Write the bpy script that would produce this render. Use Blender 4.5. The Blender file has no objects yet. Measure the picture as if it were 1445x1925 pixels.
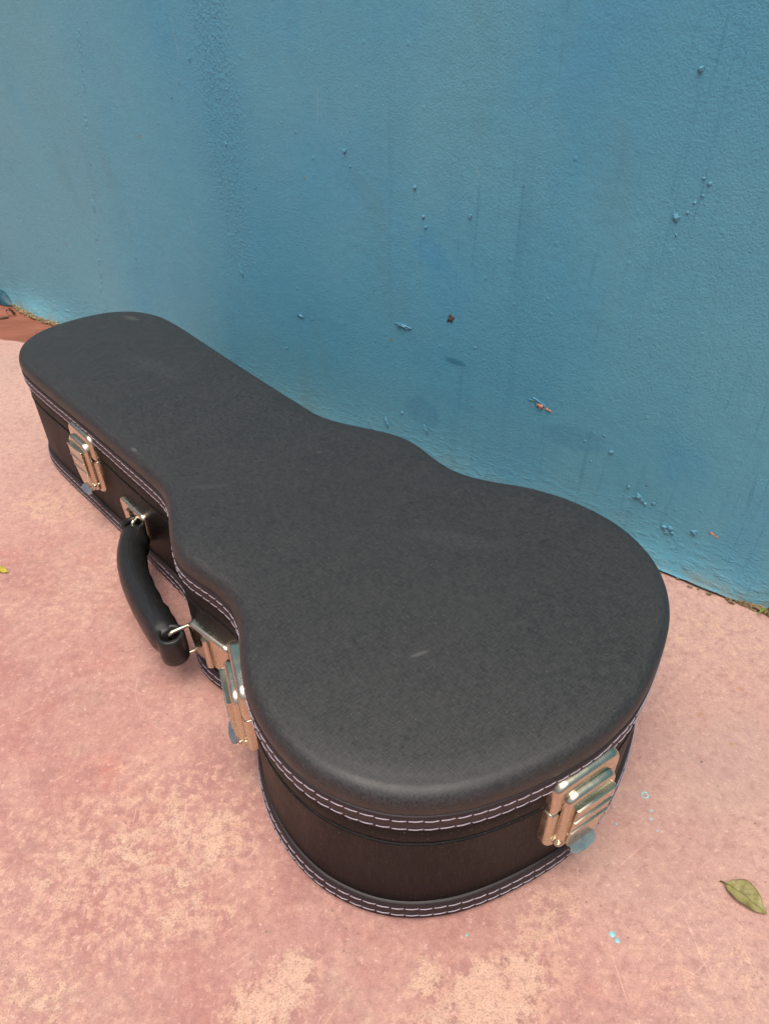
import bpy, bmesh, math, random
from mathutils import Vector, Matrix, noise

random.seed(7)
SC = bpy.context.scene
COL = SC.collection

# ------------------------------------------------------------------ camera, sky, sun, exposure
cam_d = bpy.data.cameras.new('camera')
cam = bpy.data.objects.new('camera', cam_d)
COL.objects.link(cam)
CR = ((0.99998262, 0.00589588, 0.0), (-0.00364329, 0.61792646, -0.78622746), (-0.00463551, 0.78621379, 0.61793720))
cam.matrix_world = Matrix.Translation((0, 0, 0.46)) @ Matrix(CR).to_4x4()
cam_d.sensor_fit = 'VERTICAL'
cam_d.sensor_height = 36.0
cam_d.lens = 24.573
cam_d.clip_start = 0.01
cam_d.clip_end = 300.0
SC.camera = cam

SUN_EL, SUN_AZ = 77.0, 195.0        # behind the photographer, a veiled sun (azimuth clockwise from +Y)
world = bpy.data.worlds.new('World')
SC.world = world
world.use_nodes = True
wn = world.node_tree
bg = wn.nodes['Background']
sky = wn.nodes.new('ShaderNodeTexSky')
sky.sky_type = 'NISHITA'
sky.sun_disc = False
sky.sun_elevation = math.radians(SUN_EL)
sky.sun_rotation = math.radians(SUN_AZ)
sky.air_density = 0.75
sky.dust_density = 8.0
sky.ozone_density = 0.4
wn.links.new(sky.outputs[0], bg.inputs[0])
bg.inputs[1].default_value = 0.092
sun_d = bpy.data.lights.new('sun', 'SUN')
sun_d.energy = 1.5
sun_d.angle = math.radians(50)
sun_d.color = (1.0, 0.95, 0.88)
sun = bpy.data.objects.new('sun', sun_d)
COL.objects.link(sun)
el, az = math.radians(SUN_EL), math.radians(SUN_AZ)
sdir = Vector((math.sin(az) * math.cos(el), math.cos(az) * math.cos(el), math.sin(el)))
sun.rotation_euler = sdir.to_track_quat('Z', 'Y').to_euler()
sun.location = (0, -2, 5)
SC.view_settings.view_transform = 'Standard'
SC.view_settings.look = 'None'
SC.view_settings.exposure = 0.50
SC.view_settings.gamma = 1.0
SC.view_settings.use_curve_mapping = False


# ------------------------------------------------------------------ node helper
class G:
    def __init__(s, name):
        s.m = bpy.data.materials.new(name)
        s.m.use_nodes = True
        s.t = s.m.node_tree
        s.b = s.t.nodes['Principled BSDF']
        s.tc = s.t.nodes.new('ShaderNodeTexCoord')

    def n(s, typ):
        return s.t.nodes.new(typ)

    def put(s, sock, v):
        if isinstance(v, bpy.types.NodeSocket):
            s.t.links.new(v, sock)
        elif isinstance(v, (tuple, list)) and len(v) == 3 and sock.type == 'RGBA':
            sock.default_value = (*v, 1)
        else:
            sock.default_value = v

    def set(s, **kw):
        for k, v in kw.items():
            s.put(s.b.inputs[k.replace('_', ' ')], v)

    def co(s, kind='Object'):
        return s.tc.outputs[kind]

    def map(s, vec, scale=(1, 1, 1), rot=(0, 0, 0), loc=(0, 0, 0)):
        m = s.n('ShaderNodeMapping')
        s.put(m.inputs[0], vec)
        m.inputs['Scale'].default_value = scale
        m.inputs['Rotation'].default_value = rot
        m.inputs['Location'].default_value = loc
        return m.outputs[0]

    def noise(s, vec, scale, detail=4.0, rough=.55, dist=0.0):
        t = s.n('ShaderNodeTexNoise')
        s.put(t.inputs['Vector'], vec)
        t.inputs['Scale'].default_value = scale
        t.inputs['Detail'].default_value = detail
        t.inputs['Roughness'].default_value = rough
        t.inputs['Distortion'].default_value = dist
        return t.outputs[0]

    def voro(s, vec, scale, feature='F1'):
        t = s.n('ShaderNodeTexVoronoi')
        t.feature = feature
        s.put(t.inputs['Vector'], vec)
        t.inputs['Scale'].default_value = scale
        return t.outputs['Distance']

    def ma(s, op, a, b=0.0, c=0.0):
        t = s.n('ShaderNodeMath')
        t.operation = op
        s.put(t.inputs[0], a)
        s.put(t.inputs[1], b)
        s.put(t.inputs[2], c)
        return t.outputs[0]

    def add(s, a, b): return s.ma('ADD', a, b)
    def mul(s, a, b): return s.ma('MULTIPLY', a, b)
    def sub(s, a, b): return s.ma('SUBTRACT', a, b)

    def ramp(s, v, a, b, lo=0.0, hi=1.0):
        t = s.n('ShaderNodeMapRange')
        t.interpolation_type = 'SMOOTHSTEP'
        s.put(t.inputs[0], v)
        for i, x in enumerate((a, b, lo, hi)):
            t.inputs[i + 1].default_value = x
        return t.outputs[0]

    def mix(s, f, a, b):
        t = s.n('ShaderNodeMix')
        t.data_type = 'RGBA'
        s.put(t.inputs[0], f)
        s.put(t.inputs[6], a)
        s.put(t.inputs[7], b)
        return t.outputs[2]

    def xyz(s, vec):
        t = s.n('ShaderNodeSeparateXYZ')
        s.put(t.inputs[0], vec)
        return t.outputs

    def blob(s, vec, cx, cy, rx, ry, rot=0.0, soft=1.0):
        """1 at the centre of an ellipse, 0 outside it (x, y of vec)."""
        m = s.n('ShaderNodeMapping')
        m.vector_type = 'TEXTURE'
        s.put(m.inputs[0], vec)
        m.inputs['Location'].default_value = (cx, cy, 0)
        m.inputs['Rotation'].default_value = (0, 0, rot)
        m.inputs['Scale'].default_value = (rx, ry, 1000.0)
        l = s.n('ShaderNodeVectorMath')
        l.operation = 'LENGTH'
        s.put(l.inputs[0], m.outputs[0])
        return s.ramp(l.outputs['Value'], 1.0, 1.0 - soft)

    def bump(s, h, strength=.3, dist=.001, nrm=None):
        t = s.n('ShaderNodeBump')
        t.inputs['Strength'].default_value = strength
        t.inputs['Distance'].default_value = dist
        s.put(t.inputs['Height'], h)
        if nrm is not None:
            s.put(t.inputs['Normal'], nrm)
        return t.outputs[0]


# ------------------------------------------------------------------ materials
def mat_ground():
    g = G('ground_paint')
    P = g.co()
    X, Y, _ = g.xyz(P)
    big = g.noise(P, 3.2, 5, .6)
    mid = g.noise(P, 11, 8, .68, .4)
    edge = g.noise(P, 46, 9, .74, .3)
    mot = g.noise(g.map(P, loc=(7, 3, 0)), 125, 8, .75, .08)
    fine = g.noise(P, 260, 5, .7)
    grain = g.noise(P, 900, 3, .7)
    # faded red floor paint with rosy and mauve clouds
    base = g.mix(g.ramp(mid, .34, .66), (.455, .215, .182), (.570, .325, .272))
    base = g.mix(g.mul(g.ramp(g.noise(g.map(P, loc=(3, 1, 0)), 9, 7, .65), .50, .68), .70), base, (.385, .185, .180))
    base = g.mix(g.mul(g.ramp(g.noise(g.map(P, loc=(9, 4, 0)), 16, 6, .65), .56, .72), .55), base, (.56, .195, .155))
    base = g.mix(g.mul(g.ramp(g.noise(g.map(P, loc=(5, 9, 0)), 24, 6, .7), .52, .70), .45), base, (.46, .30, .235))
    # paler tone towards the far side, along the wall and to the right
    far = g.add(g.add(Y, g.mul(big, .25)), g.mul(X, .25))
    base = g.mix(g.ramp(far, .36, .90, 0, .80), base, (.64, .415, .35))
    base = g.mix(g.ramp(g.add(X, g.mul(big, .2)), .08, .34, 0, .55), base, (.60, .385, .325))
    # where the paint has worn: cream screed in flaky patches, peppered thin paint round them
    bias = None
    for (x, y, rx, ry, r, k) in ((.062, .142, .080, .036, .35, 1.25), (.025, .150, .022, .024, .2, 1.0), (-.066, .140, .050, .026, .5, 1.25), (-.052, .156, .022, .018, .2, 1.15), (-.165, .220, .15, .11, .3, .62), (-.112, .232, .050, .050, .9, .75),
                                 (-.36, .60, .09, .045, -.4, .62), (-.21, .14, .12, .06, 0, .40), (.095, .180, .05, .030, .8, .7), (-.12, .185, .05, .03, 0, .70),
                                 (.27, .40, .12, .10, 0, .30), (-.30, .48, .14, .10, 0, .34), (.20, .15, .12, .06, 0, .30), (-.35, .75, .2, .15, 0, .3)):
        b = g.mul(g.blob(P, x, y, rx, ry, r), k)
        bias = b if bias is None else g.ma('MAXIMUM', bias, b)
    w = g.add(g.add(g.mul(mid, .34), g.mul(edge, .36)), g.mul(mot, .30))
    wv = g.add(w, g.mul(bias, .21))
    worn = g.mul(g.ramp(wv, .620, .655), .85)
    thin = g.ramp(wv, .52, .66)
    flake = g.ramp(g.add(mot, g.mul(bias, .13)), .535, .60)
    col = g.mix(g.mul(flake, g.add(.30, g.mul(thin, .50))), base, (.70, .430, .325))
    cream = g.mix(g.ramp(edge, .35, .65), (.63, .385, .285), (.71, .475, .36))
    col = g.mix(g.mul(worn, g.ramp(fine, .36, .54, .22, .88)), col, cream)
    col = g.mix(g.mul(g.ramp(mot, .50, .36), .42), col, (.33, .155, .145))
    col = g.mix(g.mul(g.ramp(g.noise(g.map(P, loc=(8, 8, 2)), 34, 7, .72), .54, .66), .38), col, (.37, .185, .175))
    speck = g.ramp(g.noise(P, 850, 3, .8), .55, .62)
    col = g.mix(g.mul(g.mul(speck, g.add(thin, .25)), .66), col, (.25, .145, .10))
    dark = g.ramp(g.voro(g.map(P, loc=(5, 2, 0)), 95), .11, .05)
    col = g.mix(g.mul(g.mul(dark, g.ramp(mid, .45, .6)), .6), col, (.14, .08, .055))
    fleck = g.ramp(g.noise(g.map(P, loc=(1, 7, 0)), 230, 5, .75), .575, .65)
    col = g.mix(g.mul(fleck, .55), col, (.78, .53, .44))
    # fine scratches in several directions
    scr = None
    for (a, lo, th) in ((1.45, 0, .66), (.5, 3, .68), (-.6, 6, .68), (2.2, 9, .68)):
        q = g.map(g.map(P, rot=(0, 0, a)), scale=(18, 520, 1), loc=(lo, lo, 0))
        q = g.noise(q, 1.0, 3, .55, .25)
        q = g.mul(g.ramp(q, th - .02, th + .04), g.ramp(g.noise(g.map(P, loc=(lo, 2, 0)), 9, 3), .46, .62))
        scr = q if scr is None else g.ma('MAXIMUM', scr, q)
    col = g.mix(g.mul(scr, .55), col, (.78, .50, .41))
    col = g.mix(g.ramp(g.add(g.mul(grain, .5), g.mul(fine, .5)), .44, .66, 0, .62), col, g.mix(.62, col, (.22, .10, .08)))
    # grey dust film and a few ochre stains
    col = g.mix(g.mul(g.ramp(g.noise(g.map(P, loc=(2, 2, 5)), 6, 4), .5, .75), .25), col, (.43, .34, .29))
    och = g.mul(g.ramp(g.noise(g.map(P, loc=(6, 6, 1)), 75, 4, .6), .66, .72), g.ramp(X, .12, .2))
    col = g.mix(g.mul(och, .6), col, (.42, .20, .07))
    # fresh red paint in the far corner by the wall, its edge slightly wavy
    red_edge = g.sub(g.add(g.add(Y, g.mul(X, .17)), g.mul(g.noise(P, 8, 3), .03)), .9395)
    red = g.mul(g.ramp(red_edge, -.002, .003), g.ramp(X, -.20, -.30))
    redc = g.mix(g.ramp(g.noise(g.map(P, scale=(1, 3, 1), rot=(0, 0, .5)), 9, 5, .6), .35, .7), (.26, .088, .050), (.36, .135, .085))
    col = g.mix(red, col, redc)
    h = g.add(g.add(g.mul(worn, -.35), g.mul(edge, .6)), g.add(g.mul(grain, .35), g.add(g.mul(mot, .6), g.mul(fine, .6))))
    g.set(Base_Color=col, Roughness=g.ramp(mid, .3, .7, .62, .8), Normal=g.bump(h, .60, .0013))
    g.b.inputs['Specular IOR Level'].default_value = .35
    return g.m


def mat_wall():
    g = G('blue_wall_paint')
    P = g.co()
    X, Y, Z = g.xyz(P)
    big = g.noise(g.map(P, scale=(1, 1, .45)), 3.5, 5, .55)
    mid = g.noise(g.map(P, scale=(1, 1, .6), loc=(4, 0, 2)), 9, 5, .6)
    col = g.mix(g.ramp(big, .36, .64), (.098, .358, .498), (.134, .398, .510))
    col = g.mix(g.mul(g.ramp(mid, .5, .72), .5), col, (.076, .335, .530))
    # greyer, chalkier paint at the left end, a purer blue at the top right
    col = g.mix(g.ramp(g.add(X, g.add(g.mul(big, .5), g.mul(mid, .25))), .18, -.22, 0, .62), col, (.172, .415, .510))
    PZ = g.n('ShaderNodeCombineXYZ')
    g.put(PZ.inputs[0], X)
    g.put(PZ.inputs[1], Z)
    U = PZ.outputs[0]
    col = g.mix(g.mul(g.blob(U, -.215, .36, .06, .19, .05), .28), col, (.072, .330, .53))
    col = g.mix(g.mul(g.blob(U, -.06, .30, .10, .07, .3), .40), col, (.078, .330, .53))
    col = g.mix(g.mul(g.blob(U, .22, .42, .22, .12, 0), .40), col, (.070, .312, .49))
    col = g.mix(g.mul(g.blob(U, .055, .245, .032, .014, -.4, .5), .45), col, (.074, .325, .54))
    col = g.mix(g.mul(g.blob(U, .090, .145, .016, .0045, .0, .5), .75), col, (.038, .19, .31))
    col = g.mix(g.mul(g.blob(U, .225, .105, .040, .016, .1, .4), .30), col, (.055, .235, .375))
    col = g.mix(g.mul(g.blob(U, .052, .075, .026, .020, -.2, .25), .30), col, (.055, .24, .39))
    # wiped, greyish smear and the thin runs of old drips
    col = g.mix(g.mul(g.ramp(g.noise(g.map(g.map(P, rot=(0, .2, 0)), scale=(1, 1, .3), loc=(1, 0, 7)), 13, 3), .56, .7), .30), col, (.125, .30, .36))
    drip = g.noise(g.map(P, scale=(190, 1, 7.5)), 1.0, 4, .62, .5)
    drip = g.mul(g.ramp(drip, .585, .65), g.mul(g.ramp(X, -.02, .10), g.ramp(g.noise(P, 9, 3), .42, .58)))
    col = g.mix(g.mul(drip, .28), col, (.038, .185, .300))
    drip2 = g.ramp(g.noise(g.map(P, scale=(36, 1, 2.4), loc=(3, 0, 1)), 1.0, 4, .6), .56, .70)
    col = g.mix(g.mul(g.mul(drip2, g.ramp(X, -.25, .05)), .22), col, (.052, .225, .365))
    # pale powdery spots, rusty pinheads
    pale = g.ramp(g.noise(g.map(P, loc=(8, 0, 0)), 170, 3, .6), .69, .74)
    col = g.mix(g.mul(pale, .35), col, (.22, .47, .55))
    rust = g.ramp(g.voro(g.map(P, loc=(3, 5, 1)), 13), .035, .018)
    col = g.mix(g.mul(rust, .6), col, (.30, .17, .08))
    # green-yellow grime and bared plaster low down
    low = g.mul(g.ramp(g.add(Z, g.mul(mid, .05)), .075, .028), g.ramp(g.noise(P, 22, 5, .65), .44, .66))
    col = g.mix(g.mul(low, .42), col, (.19, .24, .20))
    low2 = g.mul(g.ramp(Z, .020, .002), g.ramp(g.noise(g.map(P, loc=(0, 6, 0)), 34, 5, .7), .46, .58))
    col = g.mix(g.mul(low2, .6), col, (.26, .235, .16))
    # scratches that bare the pale undercoat
    for (cx, cz, rx, rz, r) in ((-.2833, .222, .0007, .013, .06), (-.262, .40, .0006, .03, .1), (.10, .322, .0007, .008, .5), (-.075, .355, .0006, .02, -.1)):
        col = g.mix(g.mul(g.blob(U, cx, cz, rx, rz, r, .4), .7), col, (.24, .44, .50))
    # relief: roller stipple, a coarse textured band, ridges where coats overlap
    sti = g.mul(g.noise(g.map(P, scale=(1, 1, .8)), 620, 4, .65), g.ramp(g.noise(g.map(P, scale=(1, 1, .6), loc=(2, 2, 6)), 8, 4), .35, .65, .35, 1.0))
    sti2 = g.noise(P, 120, 3, .6)
    band = g.mul(g.ramp(g.ma('ABSOLUTE', g.add(g.add(X, .208), g.mul(g.sub(mid, .5), .06))), .036, .012), g.ramp(Z, .13, .26))
    coarse = g.mul(g.ramp(g.noise(g.map(P, scale=(1, 1, .7)), 330, 3, .62, .2), .46, .62), band)
    ridge = g.mul(g.ramp(g.ma('ABSOLUTE', g.add(g.add(X, .455), g.mul(g.sub(Z, .3), -.28))), .006, .001), g.ramp(g.noise(P, 60, 4), .5, .62))
    pits = g.ramp(g.voro(g.map(P, loc=(1, 1, 1)), 46), .12, .03)
    lowbump = g.mul(g.ramp(g.noise(g.map(P, scale=(1, 1, 2.2), rot=(0, .5, 0)), 70, 5, .65), .46, .7), g.ramp(Z, .09, .01))
    h = g.add(g.add(g.mul(sti, 1.0), g.mul(sti2, .5)), g.add(g.mul(coarse, .75), g.add(g.mul(ridge, 1.1), g.add(g.mul(pits, .35), g.mul(lowbump, 1.0)))))
    h = g.add(h, g.mul(g.noise(P, 24, 3), 1.1))
    g.set(Base_Color=col, Roughness=g.ramp(mid, .3, .7, .48, .62), Normal=g.bump(h, .55, .0017))
    g.b.inputs['Specular IOR Level'].default_value = .4
    return g.m


def mat_vinyl(name, side=False):
    g = G(name)
    if side:
        P = g.co('UV')
        wv = g.noise(g.map(P, scale=(1500, 55, 1)), 1.0, 3, .6)
        wh = g.noise(g.map(P, scale=(60, 1100, 1)), 1.0, 2, .5)
        weave = g.add(g.mul(wv, .8), g.mul(wh, .35))
    else:
        P = g.co()
        wv = g.noise(g.map(P, scale=(220, 1650, 700)), 1.0, 3, .6)
        wh = g.noise(g.map(P, scale=(1650, 220, 700)), 1.0, 3, .6)
        weave = g.add(g.mul(wv, .55), g.mul(wh, .55))
    O = g.co()
    cloud = g.noise(O, 26, 5, .65)
    col = g.mix(g.ramp(weave, .40, .70), *(((.0042, .0038, .0037), (.0125, .0112, .0108)) if side else ((.0125, .0121, .0122), (.0395, .0386, .0386))))  # same vinyl: sky sheen painted into the lid tone, shade into the sides
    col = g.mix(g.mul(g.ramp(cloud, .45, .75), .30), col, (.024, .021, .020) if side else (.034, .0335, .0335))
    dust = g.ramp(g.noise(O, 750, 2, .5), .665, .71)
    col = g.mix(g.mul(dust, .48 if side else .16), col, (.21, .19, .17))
    if not side:
        # rubbed places and little scuffs
        for (x, y, rx, ry, r, k) in ((.258, -.052, .0085, .0022, 1.25, .27), (-.329, .051, .017, .006, .25, .20), (-.068, -.0748, .006, .0022, .1, .35), (.044, .038, .004, .0012, .5, .25), (.0238, -.0576, .02, .004, .9, .07), (.20, .04, .05, .012, .6, .05), (-.2, .01, .06, .02, .2, .05)):
            col = g.mix(g.mul(g.blob(O, x, y, rx, ry, r, .7), k), col, (.17, .165, .16))
    rough = g.add(g.ramp(weave, .35, .7, .42, .56), g.mul(g.sub(g.noise(g.map(O, scale=(55, 9, 20)), 1.0, 4, .6), .5), .22))
    hb = g.add(weave, g.mul(g.noise(O, 30, 3), .5))
    g.set(Base_Color=col, Roughness=rough, Normal=g.bump(hb, .42 if side else .32, .0006))
    g.b.inputs['Specular IOR Level'].default_value = .17 if side else .58
    return g.m


def mat_trim():
    g = G('brown_leatherette')
    O = g.co()
    n = g.noise(O, 420, 4, .6)
    col = g.mix(n, (.013, .0085, .0095), (.028, .0190, .0210))
    g.set(Base_Color=col, Roughness=.52, Normal=g.bump(n, .25, .0004))
    return g.m


def mat_thread():
    g = G('lilac_thread')
    O = g.co()
    n = g.noise(O, 260, 3, .6)
    g.set(Base_Color=g.mix(n, (.29, .245, .30), (.50, .44, .50)), Roughness=.55)
    return g.m


def mat_metal(name, base=(.66, .59, .455), r0=.17, r1=.32, brushed=False):
    g = G(name)
    O = g.co()
    n = g.noise(O, 90, 4, .6)
    fine = g.noise(g.map(O, scale=(1, 1, 12) if brushed else (1, 1, 1)), 700 if not brushed else 160, 3, .6)
    tarn = g.ramp(g.noise(g.map(O, loc=(2, 2, 2)), 140, 4, .65), .58, .75)
    col = g.mix(g.mul(tarn, .30), base, (.40, .33, .24))
    g.set(Base_Color=col, Metallic=1.0, Roughness=g.add(g.ramp(n, .3, .7, r0, r1), g.mul(tarn, .12)), Normal=g.bump(g.add(fine, n), .05 if not brushed else .12, .0003))
    return g.m


def mat_grip():
    g = G('black_leather')
    P = g.co('UV')
    n = g.noise(g.map(P, scale=(55, 1400, 1)), 1.0, 3, .6)
    n2 = g.noise(g.co(), 300, 3, .6)
    col = g.mix(n, (.008, .008, .009), (.022, .021, .021))
    g.set(Base_Color=col, Roughness=g.ramp(n, .3, .7, .28, .48), Normal=g.bump(g.add(g.add(n, n2), g.add(g.mul(g.noise(g.map(P, scale=(260, 40, 1)), 1.0, 3, .6), .9), g.mul(g.noise(g.co(), 70, 4, .6), 1.2))), .42, .0007))
    return g.m


def mat_plain(name, a, b, scale=200, rough=.7, bump=.2, spec=.4):
    g = G(name)
    n = g.noise(g.co(), scale, 5, .6)
    g.set(Base_Color=g.mix(g.ramp(n, .3, .7), a, b), Roughness=rough, Normal=g.bump(n, bump, .0008))
    g.b.inputs['Specular IOR Level'].default_value = spec
    return g.m


def mat_leaf(name, a, b, c, vein):
    g = G(name)
    P = g.co('UV')
    U, V, _ = g.xyz(P)
    n = g.noise(g.co(), 160, 5, .65)
    col = g.mix(g.ramp(n, .35, .65), a, b)
    col = g.mix(g.mul(g.ramp(g.noise(g.map(g.co(), loc=(4, 1, 0)), 95, 4, .6), .5, .66), .8), col, c)
    rim = g.ramp(g.ma('ABSOLUTE', V), .80, 1.0)
    col = g.mix(g.mul(rim, .7), col, (.16, .085, .03))
    mid = g.ramp(g.ma('ABSOLUTE', V), .10, .03)
    col = g.mix(g.mul(mid, .75), col, vein)
    sv = g.ma('FRACT', g.sub(g.mul(U, 8), g.mul(g.ma('ABSOLUTE', V), 2.2)))
    sv = g.ramp(g.ma('ABSOLUTE', g.sub(sv, .5)), .12, .02)
    col = g.mix(g.mul(sv, .28), col, vein)
    g.set(Base_Color=col, Roughness=.55, Normal=g.bump(g.add(g.mul(sv, .5), n), .3, .0005))
    return g.m


M_ground, M_wall = mat_ground(), mat_wall()
M_lid, M_side = mat_vinyl('black_linen_vinyl_lit'), mat_vinyl('black_linen_vinyl_shaded', True)  # one vinyl, as a lit copy and a shaded copy
M_trim, M_thread, M_grip = mat_trim(), mat_thread(), mat_grip()
M_metal = mat_metal('nickel_plate')
M_tab = mat_metal('dull_nickel', (.58, .585, .52), .22, .36, True)
M_dark = mat_plain('crevice_shade_black', (.008, .007, .006), (.015, .013, .011), 300, .8)
M_blob = mat_plain('blue_paint_lump', (.085, .285, .41), (.13, .35, .46), 300, .5, .3)
M_teal = mat_plain('teal_paint', (.008, .060, .092), (.025, .12, .165), 120, .5, .5)
M_orange = mat_plain('orange_undercoat', (.62, .19, .085), (.72, .30, .17), 300, .8)
M_earth = mat_plain('bared_plaster', (.022, .019, .015), (.15, .13, .10), 260, .9, .6)
M_dirt = mat_plain('mortar_dirt', (.085, .062, .030), (.40, .31, .17), 330, .95, .8)
M_drop = mat_plain('light_blue_paint', (.25, .56, .62), (.38, .66, .70), 300, .5)
M_weed = mat_plain('weed_green', (.10, .19, .022), (.24, .33, .06), 120, .5)
M_twig = mat_plain('dry_twig', (.045, .028, .018), (.16, .095, .06), 300, .85, .6)
M_grit = mat_plain('grit', (.09, .065, .05), (.55, .42, .33), 60, .9)
M_leaf = mat_leaf('olive_leaf', (.235, .215, .065), (.33, .30, .12), (.125, .105, .015), (.115, .105, .020))
M_leaf_y = mat_leaf('yellow_leaf', (.48, .40, .03), (.60, .52, .07), (.34, .25, .02), (.36, .30, .03))


# ------------------------------------------------------------------ mesh helpers
def link(name, me, mat, parent=None, smooth=True):
    o = bpy.data.objects.new(name, me)
    COL.objects.link(o)
    if mat is not None and not me.materials:
        me.materials.append(mat)
    if smooth:
        for p in me.polygons:
            p.use_smooth = True
    if parent is not None:
        o.parent = parent
    return o


def mesh(name, verts, faces, uvs=None):
    me = bpy.data.meshes.new(name)
    me.from_pydata([tuple(v) for v in verts], [], faces)
    if uvs is not None:
        uv = me.uv_layers.new(name='UVMap')
        for i, l in enumerate(me.loops):
            uv.data[i].uv = uvs[l.vertex_index]
    me.update()
    return me


def from_bm(name, bm):
    bmesh.ops.recalc_face_normals(bm, faces=bm.faces)
    me = bpy.data.meshes.new(name)
    bm.to_mesh(me)
    bm.free()
    return me


def empty(name, loc=(0, 0, 0), rz=0.0):
    o = bpy.data.objects.new(name, None)
    o.empty_display_size = .05
    COL.objects.link(o)
    o.location = loc
    o.rotation_euler = (0, 0, rz)
    return o


def tag(o, label, cat, group=None):
    o['label'] = label
    o['category'] = cat
    if group:
        o['group'] = group
    return o


def closed_spline(pts, n):
    out = []
    N = len(pts)
    for i in range(N):
        a, b, c, d = pts[i - 1], pts[i], pts[(i + 1) % N], pts[(i + 2) % N]
        for k in range(n):
            t = k / n
            out.append(.5 * (2 * b + (c - a) * t + (2 * a - 5 * b + 4 * c - d) * t * t + (3 * b - a - 3 * c + d) * t ** 3))
    return out


def open_spline(pts, n):
    out = []
    N = len(pts)
    for i in range(N - 1):
        a, b, c, d = pts[max(i - 1, 0)], pts[i], pts[i + 1], pts[min(i + 2, N - 1)]
        for k in range(n):
            t = k / n
            out.append(.5 * (2 * b + (c - a) * t + (2 * a - 5 * b + 4 * c - d) * t * t + (3 * b - a - 3 * c + d) * t ** 3))
    out.append(pts[-1].copy())
    return out


def tube(bm, pts, rad, seg=8, closed=False, cap=True):
    """round wire along a list of points; rad a number or a list"""
    pts = [Vector(p) for p in pts]
    N = len(pts)
    rings = []
    up = None
    for i, p in enumerate(pts):
        if closed:
            t = pts[(i + 1) % N] - pts[i - 1]
        else:
            t = pts[min(i + 1, N - 1)] - pts[max(i - 1, 0)]
        t.normalize()
        if up is None:
            up = Vector((0, 0, 1)) if abs(t.z) < .9 else Vector((1, 0, 0))
        s = t.cross(up).normalized()
        up = s.cross(t).normalized()
        r = rad[i] if isinstance(rad, (list, tuple)) else rad
        rings.append([bm.verts.new(p + (s * math.cos(q) + up * math.sin(q)) * r) for q in [2 * math.pi * k / seg for k in range(seg)]])
    for i in range(N if closed else N - 1):
        a, b = rings[i], rings[(i + 1) % N]
        for k in range(seg):
            bm.faces.new((a[k], a[(k + 1) % seg], b[(k + 1) % seg], b[k]))
    if cap and not closed:
        bm.faces.new(rings[0][::-1])
        bm.faces.new(rings[-1])
    return rings


def rrect(w, h, rs, n=6):
    """rounded rectangle, centred, corner radii (top-left, top-right, bottom-right, bottom-left), anticlockwise"""
    tl, tr, br, bl = rs
    out = []
    for (cx, cz, r, a0) in ((w / 2, h / 2, tr, 0), (-w / 2, h / 2, tl, 90), (-w / 2, -h / 2, bl, 180), (w / 2, -h / 2, br, 270)):
        r = max(r, 1e-4)
        x0 = cx - math.copysign(r, cx)
        z0 = cz - math.copysign(r, cz)
        for k in range(n + 1):
            q = math.radians(a0 + 90 * k / n)
            out.append((x0 + r * math.cos(q), z0 + r * math.sin(q)))
    return out


def pressed(bm, w, h, rs, y0, y1, fil, c=(0, 0), hole=None, taper=None):
    """pressed sheet-metal plate facing +y: rounded outline, rolled edge of radius fil, front face at y1, back at y0.
    hole=(w, h, r, dx, dz) leaves a window right through the plate."""
    steps = [(0.0, y0), (0.0, y1 - fil)]
    for k in range(1, 5):
        q = math.pi / 2 * k / 4
        steps.append((fil * (1 - math.cos(q)), y1 - fil + fil * math.sin(q)))
    rings = []
    for ins, y in steps:
        pr = rrect(w - 2 * ins, h - 2 * ins, [max(r - ins, 2e-4) for r in rs])
        ring = []
        for x, z in pr:
            if taper:
                x *= 1 + taper * (z / h)
            ring.append(bm.verts.new((x + c[0], y, z + c[1])))
        rings.append(ring)
    for a, b in zip(rings[:-1], rings[1:]):
        n = len(a)
        for k in range(n):
            bm.faces.new((a[k], a[(k + 1) % n], b[(k + 1) % n], b[k]))
    if hole:
        hw, hh, hr, dx, dz = hole
        hp = rrect(hw, hh, (hr,) * 4)
        f = [bm.verts.new((x + c[0] + dx, y1, z + c[1] + dz)) for x, z in hp]
        d = [bm.verts.new((x + c[0] + dx, y0, z + c[1] + dz)) for x, z in hp]
        n = len(f)
        for k in range(n):
            bm.faces.new((rings[-1][k], rings[-1][(k + 1) % n], f[(k + 1) % n], f[k]))
            bm.faces.new((f[k], f[(k + 1) % n], d[(k + 1) % n], d[k]))
            bm.faces.new((rings[0][k], d[k], d[(k + 1) % n], rings[0][(k + 1) % n]))
    else:
        bm.faces.new(rings[-1])
        bm.faces.new(rings[0][::-1])


def ball(bm, c, r, seg=8, sq=(1, 1, 1)):
    m = Matrix.Translation(c) @ Matrix.Diagonal((r * sq[0], r * sq[1], r * sq[2], 1))
    return bmesh.ops.create_icosphere(bm, subdivisions=2 if seg >= 8 else 1, radius=1.0, matrix=m)['verts']


# ------------------------------------------------------------------ ground
def build_ground():
    bm = bmesh.new()
    xs = [-60, -8, -2, -1.2] + [-.9 + .05 * i for i in range(37)] + [1.2, 2, 8, 60]
    ys = [-60, -8, -2, -.6] + [-.2 + .05 * i for i in range(33)] + [1.8, 3, 8, 60]
    V = [[bm.verts.new((x, y, 0)) for x in xs] for y in ys]
    for j in range(len(ys) - 1):
        for i in range(len(xs) - 1):
            bm.faces.new((V[j][i], V[j][i + 1], V[j + 1][i + 1], V[j + 1][i]))
    o = link('ground', from_bm('ground', bm), M_ground)
    o['kind'] = 'structure'
    return o


ground = build_ground()


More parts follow.
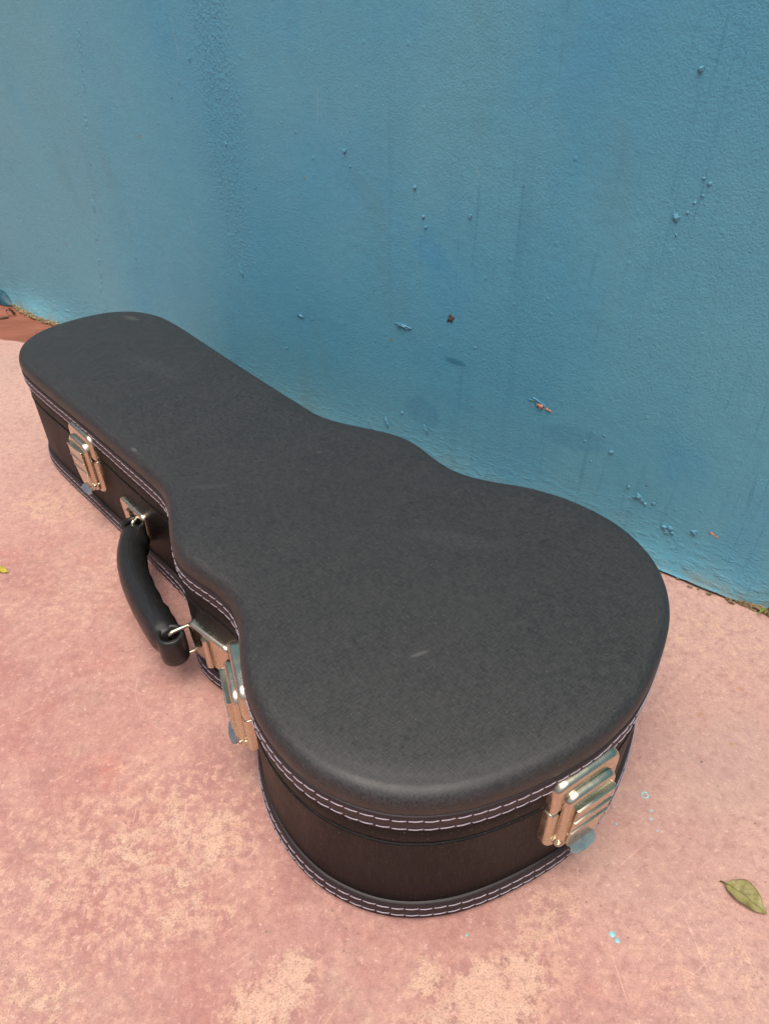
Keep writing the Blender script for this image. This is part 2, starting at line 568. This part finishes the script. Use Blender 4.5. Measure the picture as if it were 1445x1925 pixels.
# ------------------------------------------------------------------ wall: local x along it, -y towards the camera
def foot(u):
    """how far the plaster foot bulges out of the wall at u, metres"""
    f = .0055 + .006 * noise.noise((u * 5.0, 3.1, 0)) + .0022 * noise.noise((u * 30, 7.7, 0))
    f += .007 * math.exp(-((u - .345) / .06) ** 2) - .006 * (1 / (1 + math.exp(-(u - .44) / .02)))
    f += .006 * math.exp(-((u + .70) / .10) ** 2)
    return max(f, .0005)


def build_wall():
    us = [-12, -5, -2.5, -1.6] + [-1.2 + .012 * i for i in range(180)] + [1.2, 2, 4, 9]
    zs = [.0, .003, .007, .012, .018, .026, .036, .05, .07, .10, .14, .2, .3, .4, .55, .8, 1.2, 1.8, 2.4]
    verts, faces = [], []
    for j, z in enumerate(zs):
        for u in us:
            cove = foot(u) * math.exp(-(z / .020) ** 1.4)
            y = -cove + .0025 * noise.noise((u * 3, z * 3, 1.0))
            y -= .0012 * noise.noise((u * 40, z * 40, 5.0)) * math.exp(-z / .03)
            zz = z
            if j == 0:
                zz = .0022 + .0028 * abs(noise.noise((u * 26, .3, 2))) + .0015 * noise.noise((u * 90, 0, 4))
                zz = max(zz, .0008)
            verts.append((u, y, zz))
    n = len(us)
    for j in range(len(zs) - 1):
        for i in range(n - 1):
            a = j * n + i
            faces.append((a, a + 1, a + n + 1, a + n))
    # underside of the foot, the back and the top of the wall
    b0 = len(verts)
    for u in us:
        verts.append((u, .02, .004))
    for u in us:
        verts.append((u, .20, -.05))
    for u in us:
        verts.append((u, .20, 2.4))
    for i in range(n - 1):
        faces.append((b0 + i, b0 + i + 1, i + 1, i))
        faces.append((b0 + n + i, b0 + n + i + 1, b0 + i + 1, b0 + i))
        faces.append((b0 + 2 * n + i, b0 + 2 * n + i + 1, b0 + n + i + 1, b0 + n + i))
        t = (len(zs) - 1) * n
        faces.append((t + i, t + i + 1, b0 + 2 * n + i + 1, b0 + 2 * n + i))
    o = link('wall', mesh('wall', verts, faces), M_wall)
    o.location = (0, .698, 0)
    o.rotation_euler = (0, 0, math.atan2(-.6, .8))
    return tag(o, 'blue painted plaster wall with chips and drips behind the black case', 'wall')


wall = build_wall()


def lump(name, u, z, r, sq=(1, .6, 1), mat=None, rough=.35, rot=0.0, seed=0, parent=None):
    """a dried lump of paint: an uneven little dome sitting in the wall face"""
    bm = bmesh.new()
    vs = bmesh.ops.create_icosphere(bm, subdivisions=3, radius=1.0)['verts']
    for v in vs:
        d = 1 + rough * (noise.noise(v.co * 1.6 + Vector((seed * 3.1, seed, 0))) + .7 * noise.noise(v.co * 3.7 + Vector((seed, seed * 2.3, 1))))
        v.co = Vector((v.co.x * sq[0] * r * d, v.co.y * sq[1] * r * d, v.co.z * sq[2] * r * d))
    o = link(name, from_bm(name, bm), mat or M_blob, parent or wall)
    o.location = (u, -.0002, z)
    o.rotation_euler = (0, rot, 0)
    return o


BLOBS = [(-.0439, .3213, .0019), (.0366, .3007, .0020), (-.038, .309, .0010), (.2617, .1036, .0024), (.2691, .3114, .0026), (.262, .404, .0018), (.2955, .0675, .0030),
         (.2995, .0648, .0020), (.2922, .0652, .0016), (.303, .0628, .0016), (.3105, .066, .0017), (.325, .045, .0030), (.3305, .0465, .0026), (.3335, .042, .0022), (.3282, .0405, .0022),
         (.351, .0515, .0026), (.341, .0295, .0024), (.368, .031, .0022), (.2355, .1065, .0016), (.285, .074, .0017), (.0255, .0645, .0019), (.111, .166, .0016), (.252, .118, .0015),
         (.245, .087, .0016), (.0465, .277, .0015), (.0495, .268, .0015), (.272, .30, .0013), (.2765, .3165, .0014), (.2795, .3235, .0012), (.2835, .3290, .0011), (.2860, .3370, .0012), (.2815, .3400, .0010), (.096, .285, .0020), (.196, .145, .0013)]
for i, (u, z, r) in enumerate(BLOBS):
    lump('paint_blob', u, z, r, (.85 + .35 * random.random(), .65, .8 + .5 * random.random()), None, .55, random.uniform(-.6, .6), i)
# long ridges of lifted paint
for i, (u, z, r, sx, sz, rt) in enumerate(((.0250, .1665, .0042, 2.2, .42, .10), (.0265, .1655, .0026, 1.0, .7, .4), (.183, .130, .0050, 1.7, .75, .25), (-.2072, .1752, .0035, .34, 1.9, -.45),
                                          (-.4123, .1533, .0032, .4, 1.6, -.5), (.0040, .0445, .0036, .42, 1.8, -.35), (.0575, .0540, .0036, .5, 1.5, -.6), (.138, .037, .0035, .5, 1.4, -.5), (-.118, .142, .0022, 1.8, .5, 0))):
    lump('paint_ridge', u, z, r, (sx, .36, sz), None, 1.1, rt, 40 + i)
# places where the paint has come off
for i, (u, z, r, sx, sz, rt, m) in enumerate(((.1868, .1278, .0034, 1.1, .7, .3, M_orange), (.1945, .1262, .0022, 1.6, .5, .3, M_orange), (.3660, .0572, .0021, 1.4, .75, .15, M_orange), (.3705, .0558, .0016, 1.2, .7, .2, M_orange),
                                              (.0823, .1885, .0046, .72, 1.0, .3, M_earth), (.353, .0205, .0011, 1.2, .8, 0, M_orange), (.392, .028, .0014, 1.3, .8, 0, M_earth), (.227, .122, .0011, 1, 1, 0, M_orange), (.30, .082, .0011, 1, 1, 0, M_earth), (.262, .278, .0012, .8, 1.2, 0, M_orange))):
    lump('paint_chip', u, z, r, (sx, .75 if i < 2 else .25, sz), m, .9, rt, 70 + i)


def build_specks():
    bm = bmesh.new()
    rnd = random.Random(11)
    for k in range(330):
        u = rnd.uniform(-.75, .55)
        z = rnd.uniform(.012, .45)
        if rnd.random() < .55:
            u, z = rnd.gauss(.26, .10), abs(rnd.gauss(.07, .05)) + .012
        r = rnd.uniform(.00025, .00075) * (1.5 if rnd.random() < .12 else 1)
        vs = ball(bm, (u, -.0003, z), r, 4, (rnd.uniform(.7, 1.6), .7, rnd.uniform(.7, 1.6)))
    o = link('paint_specks', from_bm('paint_specks', bm), M_blob, wall)
    o['kind'] = 'stuff'


build_specks()


def build_mortar_lump():
    """smear of dark teal coating left at the foot of the wall, far left"""
    n, m = 26, 10
    verts, faces = [], []
    for i in range(n):
        t = i / (n - 1)
        u = -1.02 + .238 * t
        h = (.017 + .004 * noise.noise((u * 18, 2, 0))) * min(1, (1 - t) * 7) ** .6
        for k in range(m):
            q = k / (m - 1) * math.pi / 2
            d = foot(u) + .012 * min(1, (1 - t) * 9) ** .5
            verts.append((u, -d * math.cos(q) ** .7 - .001, .001 + h * math.sin(q)))
    for i in range(n - 1):
        for k in range(m - 1):
            a = i * m + k
            faces.append((a, a + m, a + m + 1, a + 1))
    link('mortar_lump', mesh('mortar_lump', verts, faces), M_teal, wall)


build_mortar_lump()


def build_crevice(u0, u1, n, rmax, seed):
    bm = bmesh.new()
    rnd = random.Random(seed)
    for k in range(n):
        u = rnd.uniform(u0, u1)
        e = min(1.0, (u - u0) / .03, (u1 - u) / .03)
        r = rnd.uniform(.0008, rmax) * (.5 + .5 * max(e, 0))
        d = foot(u)
        c = (u, -d - rnd.uniform(-.001, .0045) * max(e, .2), rnd.uniform(.0, .0042))
        vs = ball(bm, c, r, 4, (rnd.uniform(1, 2.2), 1, rnd.uniform(.6, 1)))
        for v in vs:
            v.co += Vector((rnd.uniform(-1, 1), rnd.uniform(-1, 1), rnd.uniform(-1, 1))) * r * .25
    o = link('crevice_dirt', from_bm('crevice_dirt', bm), M_dirt, None, False)
    o.location = wall.location
    o.rotation_euler = wall.rotation_euler
    o['kind'] = 'stuff'


build_crevice(-.79, -.58, 330, .0036, 3)
build_crevice(.405, .70, 420, .0042, 4)
build_crevice(.24, .44, 46, .0016, 8)


# ------------------------------------------------------------------ the case
A0 = -.45
HALF = [(-830, 0), (-829.5, 14), (-827, 29), (-820, 48), (-805, 66), (-789, 76), (-766, 83.5), (-735, 85.5), (-698, 85), (-640, 83), (-577, 81.5), (-508, 80.5), (-473, 80.3),
        (-455, 82), (-440, 86.5), (-425, 93), (-410, 100.5), (-393, 108), (-378, 112), (-364, 112.5), (-350, 110.5), (-332, 108), (-314, 108), (-298, 112.5), (-283, 120),
        (-265, 131), (-250, 138), (-232, 144), (-215, 147), (-198, 147.8), (-180, 146), (-165, 141.5), (-150, 134.5), (-137, 125.5), (-125, 113.5), (-113, 96.5), (-104, 77.5),
        (-97, 57.5), (-91, 36), (-87.5, 16), (-87, 0)]
near = [Vector((a / 1000 - A0, -b / 1000)) for a, b in HALF]
farh = [Vector((p.x, -p.y)) for p in near[::-1][1:-1]]
raw = closed_spline(near + farh, 12)
# resample evenly by arc length
acc = [0.0]
for i in range(len(raw)):
    acc.append(acc[-1] + (raw[(i + 1) % len(raw)] - raw[i]).length)
PER = acc[-1]
NO = 520
OUT, j = [], 0
for k in range(NO):
    s = PER * k / NO
    while acc[j + 1] < s:
        j += 1
    t = (s - acc[j]) / (acc[j + 1] - acc[j])
    OUT.append(raw[j].lerp(raw[(j + 1) % len(raw)], t))
for _ in range(3):
    OUT = [(OUT[i - 1] + OUT[i] * 2 + OUT[(i + 1) % NO]) / 4 for i in range(NO)]
TAN = [(OUT[(i + 1) % NO] - OUT[i - 1]).normalized() for i in range(NO)]
NRM = [Vector((t.y, -t.x)) for t in TAN]          # outward: the loop runs head > near side > tail > far side


def at(s):
    """outline point, outward normal and tangent at arc length s"""
    f = (s % PER) / PER * NO
    i = int(f)
    t = f - i
    p = OUT[i % NO].lerp(OUT[(i + 1) % NO], t)
    n = NRM[i % NO].lerp(NRM[(i + 1) % NO], t).normalized()
    return p, n, Vector((-n.y, n.x))


def s_of(x, y):
    q = Vector((x, y))
    return min(range(NO), key=lambda i: (OUT[i] - q).length_squared) * PER / NO


case = empty('guitar_case', (-.11248, .50287, 0), -.84184684)
tag(case, 'black guitar shaped hard case with metal latches and curved handle lying on pink floor', 'guitar case')


def sweep(name, prof, mat, parent, cap_top=False, cap_bot=False, crown=None, wob=0.0):
    """the outline swept through (offset outwards, height) pairs"""
    verts, faces, uvs = [], [], []
    for o, z in prof:
        for i in range(NO):
            w = 0.0
            if wob:
                w = wob * noise.noise((OUT[i].x * 14, OUT[i].y * 14, z * 9))
            p = OUT[i] + NRM[i] * (o + w)
            verts.append((p.x, p.y, z))
            uvs.append((PER * i / NO, z - o))
    for j in range(len(prof) - 1):
        for i in range(NO):
            a, b = j * NO + i, j * NO + (i + 1) % NO
            faces.append((a, b, b + NO, a + NO))
    if cap_top:
        t = (len(prof) - 1) * NO
        faces.append(tuple(range(t, t + NO)))
    if cap_bot:
        faces.append(tuple(range(NO))[::-1])
    return link(name, mesh(name, verts, faces, uvs), mat, parent)


# lid: side strip above the parting line, then the padded, rounded top
lp = [(-.0045, .0884), (-.0010, .0884), (-.0002, .0890), (0, .0898), (0, .1165), (-.0022, .1172), (-.0026, .1180), (.0002, .1186), (.0010, .1196), (.0013, .1212), (.0012, .1238)]
for k in range(1, 13):
    q = math.pi / 2 * k / 12
    lp.append((.0012 - .0100 * (1 - math.cos(q)), .1238 + .0102 * math.sin(q)))
lp += [(-.0115, .1344), (-.0160, .1349), (-.0240, .1353)]
lid = sweep('lid', lp, M_lid, case, cap_top=True, wob=.0004)
lid_trim = sweep('lid_trim', [(-.001, .1030), (.0006, .1032), (.0012, .1039), (.0014, .1060), (.0015, .1140), (.0014, .1166), (.0009, .1173), (-.001, .1176)], M_trim, lid)
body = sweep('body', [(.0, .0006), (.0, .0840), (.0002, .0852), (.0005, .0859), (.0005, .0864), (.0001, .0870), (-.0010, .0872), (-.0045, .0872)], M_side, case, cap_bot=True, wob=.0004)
lid_side_mat_slot = None
base_trim = sweep('base_trim', [(-.001, .0180), (.0010, .0178), (.0018, .0170), (.0026, .0150), (.0034, .0100), (.0037, .0062), (.0034, .0057), (.0036, .0050), (.0036, .0038), (.0030, .0026), (.0014, .0016), (-.003, .0010), (-.008, .0006), (-.012, .0002)], M_trim, body)

base_trim.data.materials.append(M_side)
for p in base_trim.data.polygons:
    if max(base_trim.data.vertices[v].co.z for v in p.vertices) < .0058:
        p.material_index = 1

# the vertical strip of the lid wears the side weave and its painted-in shade
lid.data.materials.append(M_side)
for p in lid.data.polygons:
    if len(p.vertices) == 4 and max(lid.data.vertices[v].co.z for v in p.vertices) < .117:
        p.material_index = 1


def stitches(parent, rows):
    bm = bmesh.new()
    rnd = random.Random(5)
    for z, off, pitch in rows:
        n = int(PER / pitch)
        for k in range(n):
            s0 = PER * k / n
            L = PER / n
            sl, sh, dz = rnd.uniform(0, .07), rnd.uniform(-.01, .05), rnd.gauss(0, .00016)
            pts = []
            for t, lift in ((.01, -.0006), (.09, .00015), (.5, .00035), (.91, .00015), (.99, -.0006)):
                p, nn, _ = at(s0 + L * (t * (1 - sl) + sh))
                q = p + nn * (off + lift)
                pts.append((q.x, q.y, z + dz + (t - .5) * .0005 + rnd.uniform(-.00012, .00012)))
            tube(bm, pts, [.0002, .00032, .00036, .00032, .0002], 6)
    o = link('stitching', from_bm('stitching', bm), M_thread, parent)
    o['kind'] = 'stuff'


stitches(lid, [(.1140, .0015, .0084), (.1062, .0015, .0084)])
stitches(body, [(.0142, .0028, .0084), (.0080, .0037, .0084)])


# ------------------------------------------------------------------ latches: local x along the side, y outwards, z up
def mesh_catch():
    bm = bmesh.new()
    pressed(bm, .050, .0255, (.009, .009, .0012, .0012), -.004, .0046, .0036, (0, .0993), hole=(.030, .012, .002, 0, -.005))
    return from_bm('catch_plate', bm)


def mesh_back():
    bm = bmesh.new()
    pressed(bm, .050, .0395, (.0012, .0012, .010, .010), -.004, .0046, .0034, (0, .0664), hole=(.031, .020, .003, 0, .0060))
    return from_bm('back_plate', bm)


def mesh_inner():  # black sheet behind the windows, shade of the latch hollow put into colour
    bm = bmesh.new()
    pressed(bm, .036, .050, (.001,) * 4, -.003, .0012, .0006, (0, .0810))
    return from_bm('shade_plate', bm)


def mesh_hasp():
    bm = bmesh.new()
    pressed(bm, .0385, .0520, (.0085, .0085, .004, .004), .0048, .0092, .0034, (0, .0765), hole=(.0275, .0370, .002, 0, -.003))
    return from_bm('hasp', bm)


LEV = [(.0945, .0085), (.0955, .0118), (.0950, .0128), (.0941, .0129), (.0934, .0122), (.0830, .0120), (.0826, .0128), (.0819, .0129), (.0814, .0119), (.0708, .0116), (.0704, .0123), (.0697, .0124), (.0692, .0114), (.0590, .0109), (.0490, .0104), (.0480, .0090)]


def mesh_lever():
    """louvred draw lever: stepped slats, narrowing to the thumb tab"""
    bm = bmesh.new()
    rows = []
    for z, y in LEV:
        w = .0150
        if z < .062:
            w = .0150 - .0045 * min(1, (.062 - z) / .014)
        rows.append([bm.verts.new((sx * w, yy, z)) for sx, yy in ((-1, .0070), (-1, y - .0007), (-.96, y), (.96, y), (1, y - .0007), (1, .0070))])
    for a, b in zip(rows[:-1], rows[1:]):
        for k in range(5):
            bm.faces.new((a[k], a[k + 1], b[k + 1], b[k]))
    bm.faces.new(rows[0])
    bm.faces.new(rows[-1][::-1])
    return from_bm('lever', bm)


def mesh_tab():
    bm = bmesh.new()
    front, back = [], []
    N = 14
    prof = []
    for k in range(N + 1):
        t = k / N
        z = .0525 - .0105 * t + .0025 * t * t
        y = .0096 + .0085 * max(0, (t - .40) / .60) * .72
        w = .0094 if t < .6 else .0094 * max(0, 1 - ((t - .6) / .4) ** 3.2) ** .5 + .0006
        prof.append((z, y, w))
    for z, y, w in prof:
        front.append([bm.verts.new((x * w, y, z)) for x in (-1, -.6, 0, .6, 1)])
        back.append([bm.verts.new((x * w, y - .0012, z - .0008)) for x in (-1, -.6, 0, .6, 1)])
    for i in range(N):
        for k in range(4):
            bm.faces.new((front[i][k], front[i][k + 1], front[i + 1][k + 1], front[i + 1][k]))
            bm.faces.new((back[i][k + 1], back[i][k], back[i + 1][k], back[i + 1][k + 1]))
        bm.faces.new((front[i][0], front[i + 1][0], back[i + 1][0], back[i][0]))
        bm.faces.new((front[i + 1][4], front[i][4], back[i][4], back[i + 1][4]))
    for k in range(4):
        bm.faces.new((front[N][k], front[N][k + 1], back[N][k + 1], back[N][k]))
        bm.faces.new((front[0][k + 1], front[0][k], back[0][k], back[0][k + 1]))
    return from_bm('thumb_tab', bm)


def mesh_rivet():
    bm = bmesh.new()
    ball(bm, (0, 0, 0), .0021, 8, (1, .7, 1))
    return from_bm('rivet', bm)


def mesh_spring():
    """hinge pin wound with a small spring"""
    bm = bmesh.new()
    pts = []
    for k in range(60):
        q = k / 60 * 2 * math.pi * 5
        pts.append(((k / 60 - .5) * .007, .0012 * math.cos(q), .0012 * math.sin(q)))
    tube(bm, pts, .0004, 5)
    tube(bm, [(-.0045, 0, 0), (.0045, 0, 0)], .0007, 6)
    return from_bm('spring', bm)


ME = dict(catch=mesh_catch(), back=mesh_back(), inner=mesh_inner(), hasp=mesh_hasp(), lever=mesh_lever(), tab=mesh_tab(), rivet=mesh_rivet(), spring=mesh_spring())


def sharpish(me, ang=40):
    me.materials.clear()
    for p in me.polygons:
        p.use_smooth = True
    bm = bmesh.new()
    bm.from_mesh(me)
    for e in bm.edges:
        e.smooth = e.calc_face_angle(0) < math.radians(ang)
    bm.to_mesh(me)
    bm.free()


for k, me in ME.items():
    sharpish(me)
    me.materials.append(M_tab if k == 'tab' else (M_dark if k == 'inner' else M_metal))


def make_latch(p, n, lean=0.0):
    rz = math.atan2(-n.x, n.y)
    o = link('latch', ME['back'], None, case, False)
    o.location = (p.x, p.y, 0)
    o.rotation_euler = (lean, 0, rz)
    for nm, key in (('catch_plate', 'catch'), ('shade_plate', 'inner'), ('hasp', 'hasp'), ('lever', 'lever'), ('thumb_tab', 'tab')):
        link(nm, ME[key], None, o, False)
    for x, y, z in ((-.0185, .0035, .098), (.0185, .0035, .098), (-.0155, .0032, .0650), (.0155, .0032, .0650)):
        r = link('rivet', ME['rivet'], None, o, False)
        r.location = (x, y, z)
    for x, y, z in ((-.0165, .0052, .0585), (.0165, .0052, .0585), (-.0150, .0086, .0575), (.0150, .0086, .0575)):
        r = link('spring', ME['spring'], None, o, False)
        r.location = (x, y, z)
    return o


p, n, _ = at(s_of(-.620 - A0, -.0825))
make_latch(p + n * .001, n)
p = Vector((-.276 - A0, -.1275))
make_latch(p + Vector((-.40, -.917)) * .001, Vector((-.40, -.917)).normalized())
p, n, _ = at(s_of(-.0885 - A0, -.024))
make_latch(p + n * .001, n)


# ------------------------------------------------------------------ handle
def mesh_bracket():
    bm = bmesh.new()
    pressed(bm, .044, .035, (.006, .006, .007, .007), -.004, .0040, .0030, (0, .0485), taper=.22)
    # folded eye that holds the ring
    pts = []
    for k in range(9):
        z = .0335 + .030 * k / 8
        pts.append((.0, .0042, z))
    tube(bm, pts, .0036, 10)
    return from_bm('handle_bracket', bm)


me_br = mesh_bracket()
sharpish(me_br)
me_br.materials.append(M_metal)
BR = []
for (a, b, dx) in ((-.537, -.0810, 0), (-.352, -.1100, 0)):
    p, n, t = at(s_of(a - A0, b))
    o = link('handle_bracket', me_br, None, case, False)
    o.location = (p.x + n.x * .001, p.y + n.y * .001, 0)
    o.rotation_euler = (0, 0, math.atan2(-n.x, n.y))
    BR.append((p, n, t))

GZ = .0455
# centre line of the grip, in (x, y) of the case
gpts = [(-.5225, -.0925), (-.5135, -.0990), (-.494, -.1110), (-.468, -.1205), (-.441, -.1265), (-.417, -.1300), (-.398, -.1320), (-.3835, -.1325)]
G3 = open_spline([Vector((x - A0, y, GZ)) for x, y in gpts], 7)


def mesh_grip():
    seg = 22
    verts, faces, uvs = [], [], []
    N = len(G3)
    run = 0.0
    for i, c in enumerate(G3):
        t = (G3[min(i + 1, N - 1)] - G3[max(i - 1, 0)]).normalized()
        if i:
            run += (c - G3[i - 1]).length
        sd = Vector((t.y, -t.x, 0))
        f = min(1.0, min(i, N - 1 - i) / 5)
        hz = .0126 + .0028 * f
        hw = .0086 + .0028 * f
        for k in range(seg):
            q = 2 * math.pi * k / seg
            cq, sq = math.cos(q), math.sin(q)
            x = math.copysign(abs(cq) ** .85, cq) * hw
            z = math.copysign(abs(sq) ** .85, sq) * hz
            if cq < -.55:                                    # uneven lapped seam on the inner side
                x -= (.0022 + .0016 * noise.noise((run * 90, 4, 1))) * ((-cq - .55) / .45) ** .5
            v = c + sd * x + Vector((0, 0, z))
            verts.append(v)
            uvs.append((run, q * .013))
    for i in range(N - 1):
        for k in range(seg):
            a, b = i * seg + k, i * seg + (k + 1) % seg
            faces.append((a, b, b + seg, a + seg))
    faces.append(tuple(range(seg))[::-1])
    faces.append(tuple((N - 1) * seg + k for k in range(seg)))
    return mesh('handle', verts, faces, uvs)


handle = link('handle', mesh_grip(), M_grip, case)


def grip_loop(c, h):
    """hollow leather loop that the ring passes through"""
    bm = bmesh.new()
    seg = 24
    prof = [(.0056, .004 - h), (.0078, -h), (.0094, .0004 - h), (.0098, -h * .5), (.0098, h * .5), (.0094, h - .0004), (.0084, h), (.0066, h - .0002), (.0060, h - .004), (.0056, .004 - h)]
    rings = [[bm.verts.new((c.x + 1.12 * r * math.cos(2 * math.pi * k / seg), c.y + 1.12 * r * math.sin(2 * math.pi * k / seg), c.z + z)) for k in range(seg)] for r, z in prof[:-1]]
    rings.append(rings[0])
    for a, b in zip(rings[:-1], rings[1:]):
        for k in range(seg):
            bm.faces.new((a[k], a[(k + 1) % seg], b[(k + 1) % seg], b[k]))
    link('grip_loop', from_bm('grip_loop', bm), M_grip, handle)


E1 = Vector((-.5240 - A0, -.0915, GZ))
E2 = Vector((-.3795 - A0, -.1320, GZ))
grip_loop(E1, .0130)
grip_loop(E2, .0132)


def ring(cin, cout, h):
    """rectangular wire ring from the bracket eye (cin) to the grip loop (cout)"""
    bm = bmesh.new()
    d = (cout - cin)
    d.z = 0
    L = d.length
    d.normalize()
    pr = rrect(L, 2 * h, (.0035,) * 4, 5)
    mid = (cin + cout) / 2
    tube(bm, [(mid.x + d.x * x, mid.y + d.y * x, GZ + z) for x, z in pr], .0018, 10, closed=True)
    link('ring', from_bm('ring', bm), M_metal, handle)


def eye(i, k):
    p, n, t = BR[i]
    q = p + n * .0055 + t * k
    return Vector((q.x, q.y, GZ))


ring(Vector((-.532 - A0, -.0775, GZ)), E1 + Vector((.001, -.001, 0)), .0140)
ring(Vector((-.3745 - A0, -.1070, GZ)), E2 + Vector((.001, -.001, 0)), .0145)


# ------------------------------------------------------------------ leaves, twig, weed, paint drops, grit
def leaf(name, mat, p0, p1, width, lift, label, bend=.12, droop=.2):
    """fallen leaf from stalk end p0 to tip p1, a little curled"""
    p0, p1 = Vector((*p0, 0)), Vector((*p1, 0))
    d = p1 - p0
    L = d.length
    root = empty(name, p0, math.atan2(d.y, d.x))
    n, m = 24, 8
    verts, faces, uvs = [], [], []
    for i in range(n + 1):
        t = i / n
        w = width / 2 * (math.sin(math.pi * t ** .85) ** .8) * (1 - .15 * t) + .0003
        cy = bend * L * math.sin(math.pi * t * 1.0 + .25) * .6 - bend * L * .15
        for k in range(-m, m + 1):
            v = k / m
            y = cy + v * w
            z = .0006 + lift * (.35 * (v * w / (width / 2)) ** 2 + .55 * (1 - t) ** 2 * .5) + .25 * lift * max(0, v) * math.sin(math.pi * t) + .0005 * math.sin(t * 17 + v * 2)
            z += droop * lift * t ** 3
            verts.append((t * L, y, z))
            uvs.append((t, v))
    w2 = 2 * m + 1
    for i in range(n):
        for k in range(2 * m):
            a = i * w2 + k
            faces.append((a, a + w2, a + w2 + 1, a + 1))
    bl = link('blade', mesh('blade', verts, faces, uvs), mat, root)
    so = bl.modifiers.new('thick', 'SOLIDIFY')
    so.thickness = .00022
    bm = bmesh.new()
    c0 = Vector(verts[m])
    tube(bm, [(-.0032, .0002 + c0.y, .0007), (-.0012, .0006 + c0.y, .0014), (.001, c0.y, c0.z + .0002), (.004, c0.y + .0004, verts[m + w2 * 4][2])], [.0005, .00055, .0006, .0003], 6)
    link('stalk', from_bm('stalk', bm), mat, root)
    return tag(root, label, 'leaf')


leaf('leaf', M_leaf, (.2135, .2010), (.2322, .1838), .0150, .0085, 'curled olive green dead leaf lying alone on the pink floor')
leaf('leaf', M_leaf_y, (-.3830, .4990), (-.3610, .4940), .0072, .0040, 'small yellow leaf at the edge of the pink floor')


def build_twig():
    root = empty('dry_stalk', (-.6170, 1.1180, 0), .4)
    for j, (r, ph) in enumerate(((.0060, .6), (.0045, 1.2))):
        bm = bmesh.new()
        pts = []
        for k in range(14):
            t = k / 13
            q = ph + t * 3.6
            pts.append((r * math.cos(q) + .004 * j, r * .7 * math.sin(q), .002 + .011 * math.sin(t * math.pi) * (.8 + .3 * j)))
        tube(bm, pts, [.0011 - .0006 * k / 13 for k in range(14)], 6)
        link('stem', from_bm('stem', bm), M_twig, root)
    bm = bmesh.new()
    vs = ball(bm, (-.012, -.006, .0016), .004, 8, (1.9, .8, .5))
    for v in vs:
        v.co += Vector((noise.noise(v.co * 300), noise.noise(v.co * 310), 0)) * .001
    link('husk', from_bm('husk', bm), M_twig, root)
    tag(root, 'small curled dry stalk on the dark red floor by the wall', 'twig')


build_twig()


def build_weed():
    root = empty('weed', (.3440, .4385, 0), 0)
    rnd = random.Random(9)
    for k in range(9):
        a = -2.6 + k * .42 + rnd.uniform(-.2, .2)
        L = rnd.uniform(.012, .024)
        H = rnd.uniform(.004, .012)
        verts, faces = [], []
        n = 8
        for i in range(n + 1):
            t = i / n
            r = L * t
            w = .0011 * math.sin(math.pi * min(1, .15 + .85 * t)) + .0002
            z = .001 + H * math.sin(math.pi * t * .85)
            for s in (-1, 0, 1):
                verts.append((r * math.cos(a) - s * w * math.sin(a), r * math.sin(a) + s * w * math.cos(a), z - (.0003 if s == 0 else 0)))
        for i in range(n):
            for s in range(2):
                q = i * 3 + s
                faces.append((q, q + 1, q + 4, q + 3))
        link('blade', mesh('blade', verts, faces), M_weed, root)
    tag(root, 'tiny green weed sprouting from the crack at the foot of the blue wall', 'weed')


build_weed()


def paint_drop(x, y, r, hole=0.0, seed=0):
    bm = bmesh.new()
    n = 22
    def rad(q, base):
        return base * (1 + .22 * noise.noise((math.cos(q) * 1.3 + seed, math.sin(q) * 1.3, seed * .7)))
    R0 = [bm.verts.new((rad(2 * math.pi * k / n, r) * math.cos(2 * math.pi * k / n), rad(2 * math.pi * k / n, r) * math.sin(2 * math.pi * k / n), .0001)) for k in range(n)]
    R1 = [bm.verts.new((v.co.x * .88, v.co.y * .88, .0006)) for v in R0]
    for k in range(n):
        bm.faces.new((R0[k], R0[(k + 1) % n], R1[(k + 1) % n], R1[k]))
    if hole:
        R2 = [bm.verts.new((v.co.x * hole, v.co.y * hole * (1 + .3 * noise.noise((k * .4, seed, 0))), .0001)) for k, v in enumerate(R0)]
        for k in range(n):
            bm.faces.new((R1[k], R1[(k + 1) % n], R2[(k + 1) % n], R2[k]))
    else:
        bm.faces.new(R1)
    o = link('paint_drop', from_bm('paint_drop', bm), M_drop, ground)
    o.location = (x, y, 0)


for i, (x, y, r, hl) in enumerate(((.1815, .2620, .0026, .62), (.1352, .1729, .0019, 0), (.1373, .1696, .0015, 0), (.1825, .2505, .0009, .4), (.1800, .2445, .0010, .4), (.1560, .2412, .0008, 0), (.0480, .1730, .0008, 0), (.182, .2365, .0007, 0))):
    paint_drop(x, y, r, hl, i)


def build_grit():
    bm = bmesh.new()
    rnd = random.Random(21)
    for k in range(260):
        x, y = rnd.uniform(-.55, .45), rnd.uniform(.10, 1.0)
        if y > .69 - .75 * x:
            continue
        r = rnd.uniform(.0003, .0008) * (1.6 if rnd.random() < .06 else 1)
        ball(bm, (x, y, r * .4), r, 4, (rnd.uniform(.7, 1.5), rnd.uniform(.7, 1.5), .6))
    o = link('grit', from_bm('grit', bm), M_grit, None, False)
    o['kind'] = 'stuff'


build_grit()
